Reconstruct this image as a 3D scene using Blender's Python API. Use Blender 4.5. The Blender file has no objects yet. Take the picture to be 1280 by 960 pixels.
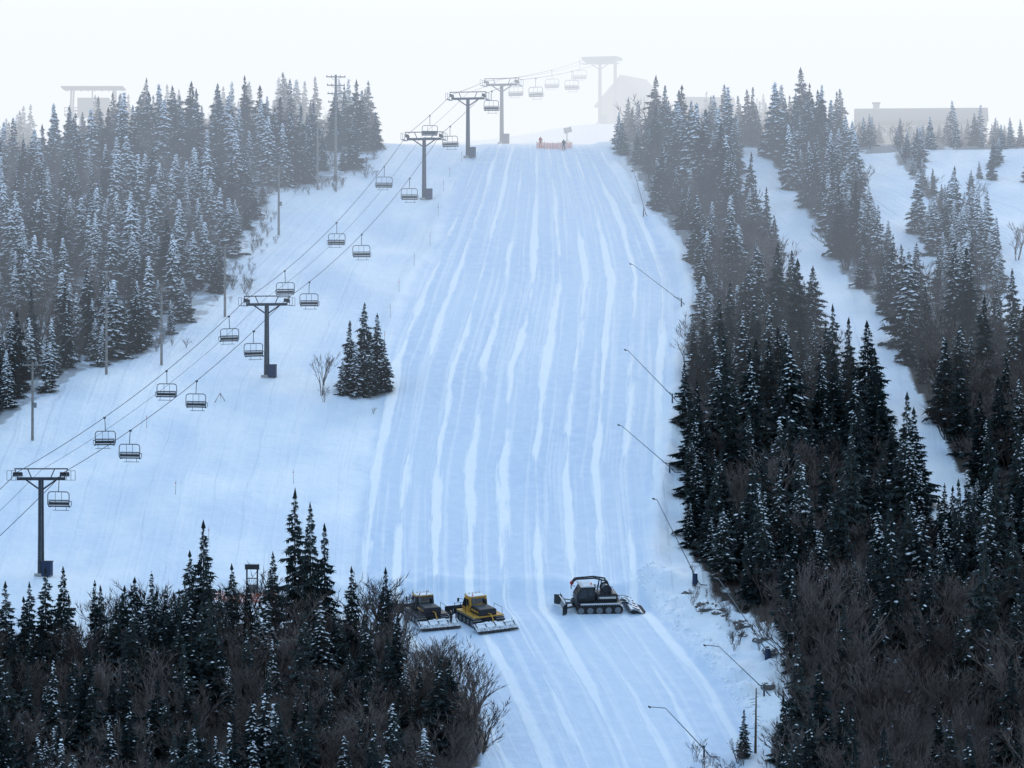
import bpy, math, random, bmesh
from mathutils import Vector, Matrix, noise
RND = random.Random(11)
U = RND.uniform
scene = bpy.context.scene
COL = scene.collection

# ------------------------------------------------------------------ helpers
def lerp_poly(poly, y):
    if y <= poly[0][0]: return poly[0][1]
    for (a, xa), (b, xb) in zip(poly, poly[1:]):
        if y <= b:
            return xa + (xb - xa) * (y - a) / (b - a)
    return poly[-1][1]
def smooth(a, b, x):
    t = max(0.0, min(1.0, (x - a) / (b - a)))
    return t * t * (3 - 2 * t)
def softplus(x, k):
    x /= k
    if x > 30: return x * k
    return k * math.log(1 + math.exp(x))
def inside(poly, x, y):
    c = False
    n = len(poly)
    for i in range(n):
        x1, y1 = poly[i]; x2, y2 = poly[(i + 1) % n]
        if (y1 > y) != (y2 > y) and x < (x2 - x1) * (y - y1) / (y2 - y1) + x1:
            c = not c
    return c

class MB:
    def __init__(s): s.v = []; s.f = []; s.m = []; s.mats = []
    def mi(s, mat):
        if mat not in s.mats: s.mats.append(mat)
        return s.mats.index(mat)
    def face(s, pts, mat):
        n = len(s.v); s.v.extend([tuple(p) for p in pts]); s.f.append(tuple(range(n, n + len(pts)))); s.m.append(s.mi(mat))
    def mesh_part(s, vs, fs, mat):
        n = len(s.v); s.v.extend([tuple(p) for p in vs]); k = s.mi(mat)
        for f in fs: s.f.append(tuple(i + n for i in f)); s.m.append(k)
    def box(s, c, d, mat, M=None):
        x, y, z = d[0] / 2, d[1] / 2, d[2] / 2
        vs = []
        for sx in (-1, 1):
            for sy in (-1, 1):
                for sz in (-1, 1):
                    vs.append(Vector((sx * x, sy * y, sz * z)))
        if M is not None: vs = [M @ v for v in vs]
        vs = [v + Vector(c) for v in vs]
        s.mesh_part(vs, [(0, 1, 3, 2), (4, 6, 7, 5), (0, 4, 5, 1), (2, 3, 7, 6), (0, 2, 6, 4), (1, 5, 7, 3)], mat)
    def cyl(s, p0, p1, r0, r1, mat, n=8, cap=True):
        p0 = Vector(p0); p1 = Vector(p1); d = (p1 - p0)
        if d.length < 1e-6: return
        d.normalize()
        a = d.orthogonal().normalized(); b = d.cross(a)
        vs = []
        for p, r in ((p0, r0), (p1, r1)):
            for i in range(n):
                t = 2 * math.pi * i / n
                vs.append(p + a * math.cos(t) * r + b * math.sin(t) * r)
        fs = [(i, (i + 1) % n, n + (i + 1) % n, n + i) for i in range(n)]
        if cap: fs += [tuple(range(n - 1, -1, -1)), tuple(range(n, 2 * n))]
        s.mesh_part(vs, fs, mat)
    def pipe(s, pts, r, mat, n=6):
        for a, b in zip(pts, pts[1:]): s.cyl(a, b, r, r, mat, n)
    def extrude_y(s, prof, y0, y1, mat):
        n = len(prof)
        vs = [(x, y0, z) for x, z in prof] + [(x, y1, z) for x, z in prof]
        fs = [(i, (i + 1) % n, n + (i + 1) % n, n + i) for i in range(n)]
        fs += [tuple(range(n - 1, -1, -1)), tuple(range(n, 2 * n))]
        s.mesh_part(vs, fs, mat)
    def mesh(s, name):
        me = bpy.data.meshes.new(name)
        me.from_pydata(s.v, [], s.f)
        for m in s.mats: me.materials.append(m)
        me.polygons.foreach_set("material_index", s.m)
        me.update()
        return me
    def obj(s, name, loc=(0, 0, 0), rotz=0, parent=None, bevel=0):
        o = bpy.data.objects.new(name, s.mesh(name)); COL.objects.link(o)
        o.location = loc; o.rotation_euler = (0, 0, rotz)
        if parent: o.parent = parent
        if bevel:
            b = o.modifiers.new("bevel", 'BEVEL'); b.width = bevel; b.segments = 2
        return o
def empty(name, loc=(0, 0, 0), rotz=0):
    o = bpy.data.objects.new(name, None); COL.objects.link(o)
    o.location = loc; o.rotation_euler = (0, 0, rotz); o.empty_display_size = 0.5
    return o

def mat(name, c, rough=0.7, var=0.25, scale=3.0, metal=0.0, snow=0.0, rnd=0.0, bump=0.0, c2=None, spec=0.3):
    m = bpy.data.materials.new(name); m.use_nodes = True
    nt = m.node_tree; N = nt.nodes; L = nt.links
    b = N["Principled BSDF"]; b.inputs["Roughness"].default_value = rough; b.inputs["Metallic"].default_value = metal
    b.inputs["Specular IOR Level"].default_value = spec
    tc = N.new("ShaderNodeTexCoord"); nz = N.new("ShaderNodeTexNoise"); nz.inputs["Scale"].default_value = scale; nz.inputs["Detail"].default_value = 3
    L.new(tc.outputs["Object"], nz.inputs["Vector"])
    mr = N.new("ShaderNodeMapRange"); mr.inputs[1].default_value = 0.3; mr.inputs[2].default_value = 0.7
    L.new(nz.outputs["Fac"], mr.inputs[0])
    mx = N.new("ShaderNodeMix"); mx.data_type = 'RGBA'
    mx.inputs[6].default_value = tuple(x * (1 - var) for x in c) + (1,)
    mx.inputs[7].default_value = (tuple(c2) if c2 else tuple(min(1, x * (1 + var)) for x in c)) + (1,)
    L.new(mr.outputs[0], mx.inputs[0])
    out = mx.outputs[2]
    if snow:
        g = N.new("ShaderNodeNewGeometry"); sp = N.new("ShaderNodeSeparateXYZ"); L.new(g.outputs["Normal"], sp.inputs[0])
        m3 = N.new("ShaderNodeMapRange"); m3.inputs[1].default_value = 0.75 - snow; m3.inputs[2].default_value = 0.95 - snow
        ad = N.new("ShaderNodeMath"); ad.operation = 'MULTIPLY_ADD'; ad.inputs[1].default_value = 0.5; ad.inputs[2].default_value = -0.25
        L.new(nz.outputs["Fac"], ad.inputs[0])
        a2 = N.new("ShaderNodeMath"); L.new(sp.outputs[2], a2.inputs[0]); L.new(ad.outputs[0], a2.inputs[1]); L.new(a2.outputs[0], m3.inputs[0])
        m4 = N.new("ShaderNodeMix"); m4.data_type = 'RGBA'; L.new(m3.outputs[0], m4.inputs[0]); L.new(out, m4.inputs[6]); m4.inputs[7].default_value = (.86, .89, .93, 1)
        out = m4.outputs[2]
    L.new(out, b.inputs["Base Color"])
    if bump:
        bp = N.new("ShaderNodeBump"); bp.inputs["Strength"].default_value = bump; bp.inputs["Distance"].default_value = 0.1
        L.new(nz.outputs["Fac"], bp.inputs["Height"]); L.new(bp.outputs[0], b.inputs["Normal"])
    return m

def diffuse_mat(name, c, rnd=0.0, grad=None):
    # cheap matte material for foliage: per-tree value variation
    m = bpy.data.materials.new(name); m.use_nodes = True
    nt = m.node_tree; N = nt.nodes; L = nt.links
    N.remove(N["Principled BSDF"]); d = N.new("ShaderNodeBsdfDiffuse")
    L.new(d.outputs[0], N["Material Output"].inputs[0])
    oi = N.new("ShaderNodeObjectInfo")
    mx = N.new("ShaderNodeMix"); mx.data_type = 'RGBA'
    mx.inputs[6].default_value = tuple(x * (1 - rnd) for x in c) + (1,)
    mx.inputs[7].default_value = tuple(grad if grad else [x * (1 + rnd) for x in c]) + (1,)
    L.new(oi.outputs["Random"], mx.inputs[0]); L.new(mx.outputs[2], d.inputs[0])
    return m
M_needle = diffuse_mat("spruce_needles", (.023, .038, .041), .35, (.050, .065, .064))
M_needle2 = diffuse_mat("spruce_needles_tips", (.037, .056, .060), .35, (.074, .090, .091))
M_bark = diffuse_mat("bark", (.08, .065, .052), .3)
M_twig = diffuse_mat("bare_twigs", (.085, .070, .064), .45, (.18, .152, .140))
M_snowclump = diffuse_mat("snow_on_branches", (.86, .90, .95), .03)
M_steel = mat("painted_tower_steel", (.045, .055, .07), .55, .25, 2, metal=.3)
M_galv = mat("galvanised_steel", (.17, .19, .21), .5, .2, 4, metal=.5)
M_dark = mat("black_rubber", (.02, .02, .022), .8, .3, 5)
M_blue = mat("blue_safety_pad", (.02, .035, .08), .7, .2, 5)
M_wood = mat("weathered_wood", (.24, .22, .205), .9, .3, 3, snow=.1)
M_darkwood = mat("stained_siding", (.10, .075, .055), .85, .25, 2)
M_roof = mat("roof_shingles", (.11, .10, .10), .9, .25, 4)
M_glass = mat("dark_glass", (.015, .02, .028), .12, .1, 2, spec=.6)
M_red = mat("red_paint", (.45, .03, .02), .4, .12, 4)
M_yellow = mat("yellow_paint", (.52, .29, .05), .5, .3, 3)
M_white = mat("white_paint", (.6, .62, .64), .45, .1, 4)
M_black = mat("black_paint", (.025, .028, .034), .45, .2, 4)
M_orange = mat("orange_netting", (.70, .14, .05), .8, .15, 6)
M_alu = mat("snowy_aluminium", (.26, .28, .31), .5, .35, 4, metal=.3, snow=.2)
M_conc = mat("concrete", (.3, .3, .3), .9, .2, 4, snow=.2)
M_rock = mat("granite_boulder", (.14, .13, .125), .9, .4, 1.5, snow=.3, bump=.6)
M_skin = mat("skin", (.5, .32, .24), .6, .05, 4)
M_lamp = mat("lamp_lens", (.6, .6, .55), .2, .05, 4)

# ------------------------------------------------------------------ terrain
ZC = 60.0
PL = [(380, -6), (440, -14), (464, -16.8), (503, -16.8), (551, -15.8), (582, -15.1), (625, -10.6), (665, -9.2), (694, -5), (730, -5)]
PR = [(380, 22), (398, 22), (412, 23), (424, 20.4), (444, 16.0), (456, 13.5), (483, 15), (510, 17.5), (553, 20), (589, 23.5), (614, 23.0), (653, 18.1), (697, 13.5), (730, 13)]
LSM = [(380, -6), (420, -13), (450, -17), (500, -17.5), (550, -16.5), (600, -13.2), (650, -9.3), (700, -5), (740, -4)]
RSM = [(380, 28), (420, 23.5), (450, 17.5), (500, 17.5), (550, 20), (600, 21.8), (650, 18.8), (700, 14), (740, 12)]
LE = [(440, -80), (500, -68), (516, -62), (545, -54), (553, -47), (580, -40), (604, -39), (630, -37), (655, -36), (668, -28), (684, -21), (700, -20), (730, -24)]
RE = [(350, 22), (398, 23.8), (416, 26.8), (436, 27), (451, 20.9), (470, 18.9), (503, 19.8), (545, 21.8), (584, 25.4), (609, 25.4), (659, 20.4), (700, 16), (712, 17), (730, 24), (760, 34)]
FE = [(340, -6), (389, -4.6), (404, -2.4), (416, -3.0), (424, -6), (431, -11), (436, -20), (440, -30)]
FT = [(-80, 424), (-50, 431), (-35, 437), (-25, 437), (-12, 434), (-7, 428), (-3, 418)]
TRAIL = [(36.5, 692), (40.3, 692), (43.5, 653), (46.3, 604), (50.9, 575), (50, 545), (51.4, 525), (52.2, 492), (49, 466), (45.6, 480), (43.3, 521), (40.1, 562), (37.5, 609), (34.6, 662)]
CLB = [(54, 688), (60.5, 688), (63.5, 640), (61, 600), (56, 582), (52.5, 630)]
CLC = [(65, 693), (150, 693), (150, 556), (64, 566), (63, 600), (67, 630), (64, 665)]

def nz(x, y, s, seed=0.0):
    return noise.noise(Vector((x / s, y / s, seed)))
def base_h(y):
    if y >= 380:
        z = .27 * y - 74
    else:
        z = lerp_poly([(-400, 75), (-60, 60), (0, 57.8), (60, 48), (150, 22), (300, 14), (340, 18.5), (380, 28.6)], y)
    z -= .2 * softplus(y - 698, 3.5)
    z -= .10 * softplus(y - 860, 20)
    return z
def in_piste(x, y):
    if y < 375 or y > 735: return 0
    w = .7
    j = .8 * nz(x, y, 4, 12)
    return smooth(-w, w, x - lerp_poly(PL, y) + j) * smooth(-w, w, lerp_poly(PR, y) - x + j) * smooth(375, 385, y)
def lane(x, y):
    a = lerp_poly(LSM, y); b = lerp_poly(RSM, y)
    return (x - a) / (b - a) * 36
def H(x, y):
    z = base_h(y)
    z -= 5 * smooth(-55, -80, x) * smooth(640, 700, y) if x < -55 else 0
    z += 4.0 * math.exp(-((x - 18) ** 2 + (y - 772) ** 2) / 500)
    p = in_piste(x, y)
    a = 1 - p
    z += a * (1.1 * nz(x, y, 22) + .50 * nz(x, y * .7, 8.5, 3.1)) + p * (.32 * nz(x, y, 28, 2) + .08 * nz(x, y * .6, 8, 9))
    if 445 < y < 700:
        k = smooth(445, 460, y) * smooth(700, 680, y)
        z += .8 * k * math.exp(-((x - lerp_poly(PR, y) - 1.0) / 1.0) ** 2) * (1 + .6 * nz(x, y, 5))
    if 540 < y < 690:
        z += .5 * smooth(540, 550, y) * math.exp(-((x - lerp_poly(PL, y) + .8) / 1.1) ** 2) * (1 + .8 * nz(x, y, 4, 7))
    if 380 < y < 480 and -30 < x < 30:
        z += .40 * math.exp(-((y - 456 - 2 * nz(x, 0, 6)) / 2.0) ** 2) * (1 + 1.2 * nz(x, y, 3, 4)) - .5 * math.exp(-((y - 449) / 4) ** 2)
    if 400 < y < 466 and 10 < x < 34:
        k = smooth(-2, 1.5, x - lerp_poly(PR, y)) * smooth(400, 410, y) * smooth(466, 456, y)
        z += k * (1.1 * abs(nz(x, y, 3.0, 8)) + .6 * nz(x, y, 1.8, 2))
    return z
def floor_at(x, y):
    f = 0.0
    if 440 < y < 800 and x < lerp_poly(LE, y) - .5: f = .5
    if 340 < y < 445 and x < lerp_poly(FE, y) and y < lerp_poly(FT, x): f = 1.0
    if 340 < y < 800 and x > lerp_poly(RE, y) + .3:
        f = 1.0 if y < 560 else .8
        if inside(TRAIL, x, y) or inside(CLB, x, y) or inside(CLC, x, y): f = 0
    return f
def axis(lo, hi, step, far_lo, far_hi):
    a = []
    x = lo; s = step
    while x > far_lo:
        s *= 1.35; x -= s; a.insert(0, x)
    x = lo
    while x <= hi: a.append(x); x += step
    s = step
    while x < far_hi:
        a.append(x); s *= 1.35; x += s
    a.append(far_hi)
    return a
xs = axis(-88, 92, .7, -2500, 2500)
ys = axis(384, 745, .85, -600, 4000)
verts = [(x, y, H(x, y)) for y in ys for x in xs]
nx = len(xs)
faces = [(j * nx + i, j * nx + i + 1, (j + 1) * nx + i + 1, (j + 1) * nx + i) for j in range(len(ys) - 1) for i in range(nx - 1)]
me = bpy.data.meshes.new("snow_ground"); me.from_pydata(verts, [], faces)
me.polygons.foreach_set("use_smooth", [True] * len(faces))
for nm, fn in (("groomed", in_piste), ("floor", floor_at), ("lane", lane)):
    a_ = me.attributes.new(nm, 'FLOAT', 'POINT'); a_.data.foreach_set("value", [fn(v[0], v[1]) for v in verts])
ground = bpy.data.objects.new("snow_ground", me); COL.objects.link(ground)

ms = bpy.data.materials.new("snow"); ms.use_nodes = True
N = ms.node_tree.nodes; L = ms.node_tree.links; B = N["Principled BSDF"]
B.inputs["Roughness"].default_value = .65; B.inputs["Specular IOR Level"].default_value = .2
geo = N.new("ShaderNodeNewGeometry")
def attr(n):
    a = N.new("ShaderNodeAttribute"); a.attribute_name = n; return a.outputs["Fac"]
gr = attr("groomed"); fl = attr("floor"); ln = attr("lane")
sp_ = N.new("ShaderNodeSeparateXYZ"); L.new(geo.outputs["Position"], sp_.inputs[0])
cb = N.new("ShaderNodeCombineXYZ"); L.new(ln, cb.inputs[0]); L.new(sp_.outputs[1], cb.inputs[1])
LV = cb.outputs[0]
def nnoise(sx, sy, detail=3, seed=0, rough=.5, vec=None):
    mp = N.new("ShaderNodeMapping"); mp.inputs["Scale"].default_value = (sx, sy, 0.0); mp.inputs["Location"].default_value = (seed, seed * 1.7, 0)
    L.new(vec or geo.outputs["Position"], mp.inputs["Vector"])
    n = N.new("ShaderNodeTexNoise"); n.inputs["Scale"].default_value = 1; n.inputs["Detail"].default_value = detail; n.inputs["Roughness"].default_value = rough
    L.new(mp.outputs[0], n.inputs["Vector"]); return n.outputs["Fac"]
def mrange(s, a, b, c=0, d=1):
    m = N.new("ShaderNodeMapRange"); m.interpolation_type = 'SMOOTHSTEP'
    for i, v in enumerate((a, b, c, d)): m.inputs[i + 1].default_value = v
    L.new(s, m.inputs[0]); return m.outputs[0]
def mth(op, a, b=0.0):
    m = N.new("ShaderNodeMath"); m.operation = op
    for i, v in enumerate((a, b)):
        if isinstance(v, (int, float)): m.inputs[i].default_value = v
        else: L.new(v, m.inputs[i])
    return m.outputs[0]
def mixc(f, a, b):
    m = N.new("ShaderNodeMix"); m.data_type = 'RGBA'; L.new(f, m.inputs[0])
    for i, v in ((6, a), (7, b)):
        if isinstance(v, tuple): m.inputs[i].default_value = v + (1,)
        else: L.new(v, m.inputs[i])
    return m.outputs[2]
# windrows of loose snow left between overlapping groomer passes
def windrows(period, wobble, seed, wmax, soft):
    wob = mth('MULTIPLY', mth('SUBTRACT', nnoise(.06, .010, 4, 7 + seed, .45, LV), .5), wobble)
    fr = mth('FRACT', mth('DIVIDE', mth('ADD', ln, wob), period))
    dist = mth('ABSOLUTE', mth('SUBTRACT', fr, .5))
    wid = mth('MULTIPLY', mrange(nnoise(.33, .018, 4, 31 + seed, .6, LV), .40, .62), wmax)
    wid = mth('ADD', wid, mth('MULTIPLY', mth('SUBTRACT', nnoise(1.1, .14, 4, 3 + seed, .65, LV), .55), .20))
    return mrange(mth('SUBTRACT', wid, dist), -soft, soft)
l1 = windrows(3.7, 2.4, 0, .20, .07)
l2 = mth('MULTIPLY', windrows(2.3, 3.4, 50, .13, .09), .45)
fine = mth('MULTIPLY', mrange(nnoise(.9, .012, 4, 21, .6, LV), .50, .68), .45)
fade = mrange(sp_.outputs[1], 405, 452, .55, 1)
st = mth('MULTIPLY', mth('MAXIMUM', mth('MAXIMUM', l1, l2), fine), fade)
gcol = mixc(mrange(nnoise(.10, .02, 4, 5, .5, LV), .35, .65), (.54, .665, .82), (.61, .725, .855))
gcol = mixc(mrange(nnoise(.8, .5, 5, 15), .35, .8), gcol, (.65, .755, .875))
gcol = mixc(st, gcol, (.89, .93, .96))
fcol = mixc(mrange(nnoise(.12, .05, 5, 1), .35, .65), (.70, .79, .895), (.86, .905, .945))
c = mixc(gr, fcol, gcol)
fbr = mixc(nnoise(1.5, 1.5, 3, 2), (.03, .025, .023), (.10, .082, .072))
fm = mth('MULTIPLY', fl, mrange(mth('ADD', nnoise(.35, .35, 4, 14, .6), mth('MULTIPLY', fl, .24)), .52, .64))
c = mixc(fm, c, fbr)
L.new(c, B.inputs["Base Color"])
bh = mth('ADD', mth('MULTIPLY', nnoise(.45, .45, 6, 0, .6), mth('SUBTRACT', 1.0, mth('MULTIPLY', gr, .5))), mth('MULTIPLY', st, .22))
bp = N.new("ShaderNodeBump"); bp.inputs["Strength"].default_value = .55; bp.inputs["Distance"].default_value = .6
L.new(bh, bp.inputs["Height"]); L.new(bp.outputs[0], B.inputs["Normal"])
me.materials.append(ms)

# ------------------------------------------------------------------ trees
def spruce_mesh(name, seed, snow, Ht=10.0, Rd=1.75, gap=.1, big=1.0):
    r = random.Random(seed); mb = MB()
    mb.cyl((0, 0, -.5), (0, 0, Ht * .98), .17, .02, M_bark, 4, False)
    n = 31
    for k in range(n):
        t = k / (n - 1)
        z = Ht * (.05 + .93 * t ** .92)
        rr = Rd * ((1 - t) ** .85) * r.uniform(.62, 1.2) + .10
        nb = int(5 + 4 * (1 - t))
        for b in range(nb):
            if r.random() < gap: continue
            az = 2 * math.pi * (b + r.random()) / nb
            rl = rr * r.uniform(.55, 1.25)
            dr = rl * r.uniform(.15, .5)
            zb = z + r.uniform(-.14, .14)
            ca, sa = math.cos(az), math.sin(az)
            def P(s): return Vector((ca * rl * s, sa * rl * s, zb - dr * s ** 1.3 + .12 * rl * s ** 3))
            m = 3 + int(rl * 1.8)
            for q in range(m):
                s = .2 + .8 * (q + .5) / m
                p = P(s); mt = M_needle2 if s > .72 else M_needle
                for sd in (-1, 1):
                    a2 = az + sd * r.uniform(.5, 1.1)
                    tl = (.26 + .42 * (1 - s)) * rl * r.uniform(.6, 1.2) + .16
                    tip = p + Vector((math.cos(a2) * tl, math.sin(a2) * tl, -tl * r.uniform(.1, .65)))
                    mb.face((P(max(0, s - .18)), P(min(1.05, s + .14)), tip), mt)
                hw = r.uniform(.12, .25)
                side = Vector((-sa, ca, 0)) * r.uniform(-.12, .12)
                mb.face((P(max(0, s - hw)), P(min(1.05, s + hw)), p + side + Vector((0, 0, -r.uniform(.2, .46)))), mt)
                if r.random() < snow:
                    w = big * r.uniform(.06, .17) * (1 + .3 * rl); l = big * r.uniform(.1, .3); h = big * r.uniform(.04, .11)
                    c0 = p + Vector((0, 0, .04)); f = Vector((ca, sa, -.35)) * l; g = Vector((-sa, ca, r.uniform(-.3, .3))) * w
                    vs = [c0 + f, c0 + g, c0 - f, c0 - g, c0 + Vector((0, 0, h)), c0 - Vector((0, 0, h * .5))]
                    mb.mesh_part(vs, [(0, 1, 4), (1, 2, 4), (2, 3, 4), (3, 0, 4), (1, 0, 5), (3, 2, 5)], M_snowclump)
    for q in range(4):
        a = q * 1.6; mb.face(((0, 0, Ht * .93), (.03, 0, Ht * 1.02), (math.cos(a) * .22, math.sin(a) * .22, Ht * .95)), M_needle)
    return mb.mesh(name)
def bare_mesh(name, seed, Ht=7.0, up=.75, spread=.62):
    r = random.Random(seed); mb = MB()
    def seg(p, q, r0, r1):
        if r0 > .04: mb.cyl(p, q, r0, r1, M_twig, 3, False)
        else:
            d = (q - p); s = d.cross(Vector((r.uniform(-1, 1), r.uniform(-1, 1), .3)))
            if s.length < 1e-5: return
            s.normalize()
            mb.face((p - s * r0, p + s * r0, q), M_twig)
    def grow(p, d, ln, rad, dep):
        q = p + d * ln
        if dep > 2:
            mid = p + d * ln * .5 + Vector((r.uniform(-1, 1), r.uniform(-1, 1), 0)) * ln * .06
            seg(p, mid, rad, rad * .85); seg(mid, q, rad * .85, rad * .7)
        else: seg(p, q, rad, rad * .6)
        if dep == 0: return
        for i in range(3):
            nd = (d + Vector((r.uniform(-1, 1), r.uniform(-1, 1), r.uniform(-.25, up))) * spread).normalized()
            st = p + d * ln * r.uniform(.45, 1.0)
            grow(st, nd, ln * r.uniform(.55, .8), max(.028, rad * .6), dep - 1)
    for s in range(4):
        a = r.uniform(0, 6.28); lean = r.uniform(.08, .42)
        d = Vector((math.cos(a) * lean, math.sin(a) * lean, 1)).normalized()
        grow(Vector((math.cos(a) * .15, math.sin(a) * .15, -.3)), d, Ht * r.uniform(.32, .42), .08, 4)
    return mb.mesh(name)
K = {'dark': [], 'dusted': [], 'snowy': [], 'bare': []}
for i in range(5): K['dark'].append(spruce_mesh("spruce_dark_%d" % i, 10 + i, .04, Rd=1.45 + .17 * i, gap=.08 + .05 * (i % 3)))
for i in range(5): K['dusted'].append(spruce_mesh("spruce_dusted_%d" % i, 30 + i, .24, Rd=1.5 + .17 * i, gap=.08 + .06 * (i % 3)))
for i in range(4): K['snowy'].append(spruce_mesh("spruce_snowy_%d" % i, 50 + i, .60, Rd=1.6 + .17 * i, gap=.1 + .05 * (i % 3), big=1.5))
for i in range(5): K['bare'].append(bare_mesh("bare_tree_%d" % i, 70 + i, up=.5 + .15 * i, spread=.5 + .06 * i))
pts = {k: [] for k in K}
def add(kind, x, y, h, wide=1.0):
    sc = h / (7.6 if kind == 'bare' else 10.0)
    pts[kind].append((x, y, H(x, y) - .1, U(0, 6.28), sc * wide * U(.85, 1.25), sc))
def grid(x0, x1, y0, y1, step):
    y = y0
    while y < y1:
        x = x0
        while x < x1:
            yield x + U(-.48, .48) * step, y + U(-.48, .48) * step
            x += step
        y += step
def visible_side(x, y): return abs(x) < .122 * y + 14
for x, y in grid(-130, -15, 480, 725, 3.3):
    if not visible_side(x, y): continue
    if x < lerp_poly(LE, y) - U(0, 1.8):
        if U(0, 1) < .08: continue
        edge = lerp_poly(LE, y) - x
        h = 8.4 * U(.48, 1.3) * (.7 + .3 * smooth(0, 6, edge))
        r = U(0, 1)
        if r < .2 or (nz(x, y, 14, 4) > .3): add('bare', x, y, h * .75)
        elif y > 665: add('dusted' if r < .7 else 'snowy' if r < .85 else 'dark', x, y, h * 1.1)
        elif r < .66: add('snowy', x, y, h)
        elif r < .92: add('dusted', x, y, h)
        else: add('dark', x, y, h)
for x, y in grid(14, 135, 372, 703, 3.2):
    if not visible_side(x, y): continue
    e = x - lerp_poly(RE, y)
    if e < U(0, 1.0): continue
    if inside(TRAIL, x, y) or inside(CLB, x, y): continue
    if inside(CLC, x, y) and U(0, 1) > .03: continue
    if U(0, 1) < .05: continue
    n = nz(x, y, 17, 1.0)
    pb = .36 + .9 * n
    if y < 445 and x > 25: pb = .72
    if 570 < y < 640 and 28 < x < 42: pb = .68
    if x > 52 and 480 < y < 590: pb += .15
    if y > 645: pb -= .15
    r = U(0, 1)
    h = U(4.6, 10.6)
    if e < 3 and y > 470: h *= .8
    if U(0, 1) < .1: h *= 1.32
    if x > 54 and y > 640: h *= .62
    if r < pb: add('bare', x, y, h * (.82 if y > 445 else .98), 1.15)
    else:
        q = U(0, 1)
        if x > 50 and y > 590: add('snowy' if q < .72 else 'dusted', x, y, h * .85)
        elif y > 560: add('dusted' if q < .6 else 'dark' if q < .82 else 'snowy', x, y, h)
        elif y > 445: add('dusted' if q < .40 else 'dark', x, y, h)
        else: add('dark', x, y, h * .95)
for i in range(26):
    x = U(59, 67.5); y = U(590, 630); add('snowy', x, y, U(5, 9.5))
for x, y in grid(-100, -1, 366, 442, 2.75):
    if not visible_side(x, y): continue
    if x < lerp_poly(FE, y) - U(0, 1) and y < lerp_poly(FT, x) - U(0, 1):
        r = U(0, 1)
        pb = .50 + .9 * nz(x, y, 10, 6)
        if x > lerp_poly(FE, y) - 6: pb = .95
        h = U(4.6, 9.4)
        if x > -11.5 and y > 420: h *= .7
        if r < pb: add('bare', x, y, h * .92, 1.15)
        else: add('dark' if U(0, 1) < .8 else 'dusted', x, y, h)
for x, y, h in ((-4.2, 416, 7.2), (-5.8, 420, 6.4), (-7.5, 424, 5.6), (-10.8, 430, 7.4), (-12.3, 432, 9.0), (-13.6, 433, 9.6), (-11.6, 434, 8.4), (-3.5, 409, 8), (-2.8, 402, 7.5), (-14.8, 435, 9), (-34, 438, 8.2), (-36, 437, 8.6), (-39, 436, 7.8), (-27, 438, 8), (-25, 438.5, 8.5), (-29, 438, 7.4)): add('bare', x, y, h, 1.1)
for x, y in grid(27, 130, 706, 780, 5.0):
    if x > lerp_poly(RE, y) + 3 and U(0, 1) < .7: add('dusted', x, y, U(2.6, 4.6) if 52 < x < 92 else U(4, 8.5))
for x, y in grid(-110, -24, 735, 790, 6.0):
    if U(0, 1) < .6: add('dusted', x, y, U(4, 7.5))
for cx, cy, rx, ry, n in ((-31, 662, 5, 6, 44), (-36.0, 628, 1.8, 12, 22), (-38, 598, 2, 12, 20), (-24, 676, 3, 4, 18), (20.5, 452, 2, 7, 14), (24, 436, 2.5, 8, 24), (-46, 560, 5, 4, 16)):
    for i in range(n):
        x = cx + U(-rx, rx); y = cy + U(-ry, ry); add('bare', x, y, U(.9, 2.4))
for i in range(20): add('bare', U(16, 23), U(386, 400), U(1.5, 3.5))

def scatter(name, kind):
    col = bpy.data.collections.new("kinds_" + kind)
    for m in K[kind]:
        o = bpy.data.objects.new(m.name, m); col.objects.link(o)
    P = pts[kind]
    me = bpy.data.meshes.new(name); me.from_pydata([p[:3] for p in P], [], [])
    a = me.attributes.new("scl", 'FLOAT_VECTOR', 'POINT'); a.data.foreach_set("vector", [v for p in P for v in (p[4], p[4], p[5])])
    a = me.attributes.new("rot", 'FLOAT_VECTOR', 'POINT'); a.data.foreach_set("vector", [v for p in P for v in (U(-.05, .05), U(-.05, .05), p[3])])
    a = me.attributes.new("idx", 'INT', 'POINT'); a.data.foreach_set("value", [RND.randrange(len(K[kind])) for p in P])
    ob = bpy.data.objects.new(name, me); COL.objects.link(ob)
    ng = bpy.data.node_groups.new(name, 'GeometryNodeTree')
    ng.interface.new_socket("Geometry", in_out='INPUT', socket_type='NodeSocketGeometry')
    ng.interface.new_socket("Geometry", in_out='OUTPUT', socket_type='NodeSocketGeometry')
    n = ng.nodes; l = ng.links
    gi = n.new("NodeGroupInput"); go = n.new("NodeGroupOutput")
    ci = n.new("GeometryNodeCollectionInfo"); ci.inputs["Collection"].default_value = col
    ci.inputs["Separate Children"].default_value = True; ci.inputs["Reset Children"].default_value = True
    ip = n.new("GeometryNodeInstanceOnPoints"); ip.inputs["Pick Instance"].default_value = True
    def na(nm, ty):
        x = n.new("GeometryNodeInputNamedAttribute"); x.data_type = ty; x.inputs["Name"].default_value = nm
        return [o for o in x.outputs if o.enabled and o.name == "Attribute"][0]
    l.new(gi.outputs[0], ip.inputs["Points"]); l.new(ci.outputs[0], ip.inputs["Instance"])
    l.new(na("idx", 'INT'), ip.inputs["Instance Index"]); l.new(na("rot", 'FLOAT_VECTOR'), ip.inputs["Rotation"]); l.new(na("scl", 'FLOAT_VECTOR'), ip.inputs["Scale"])
    l.new(ip.outputs[0], go.inputs[0])
    md = ob.modifiers.new("scatter", 'NODES'); md.node_group = ng
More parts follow.
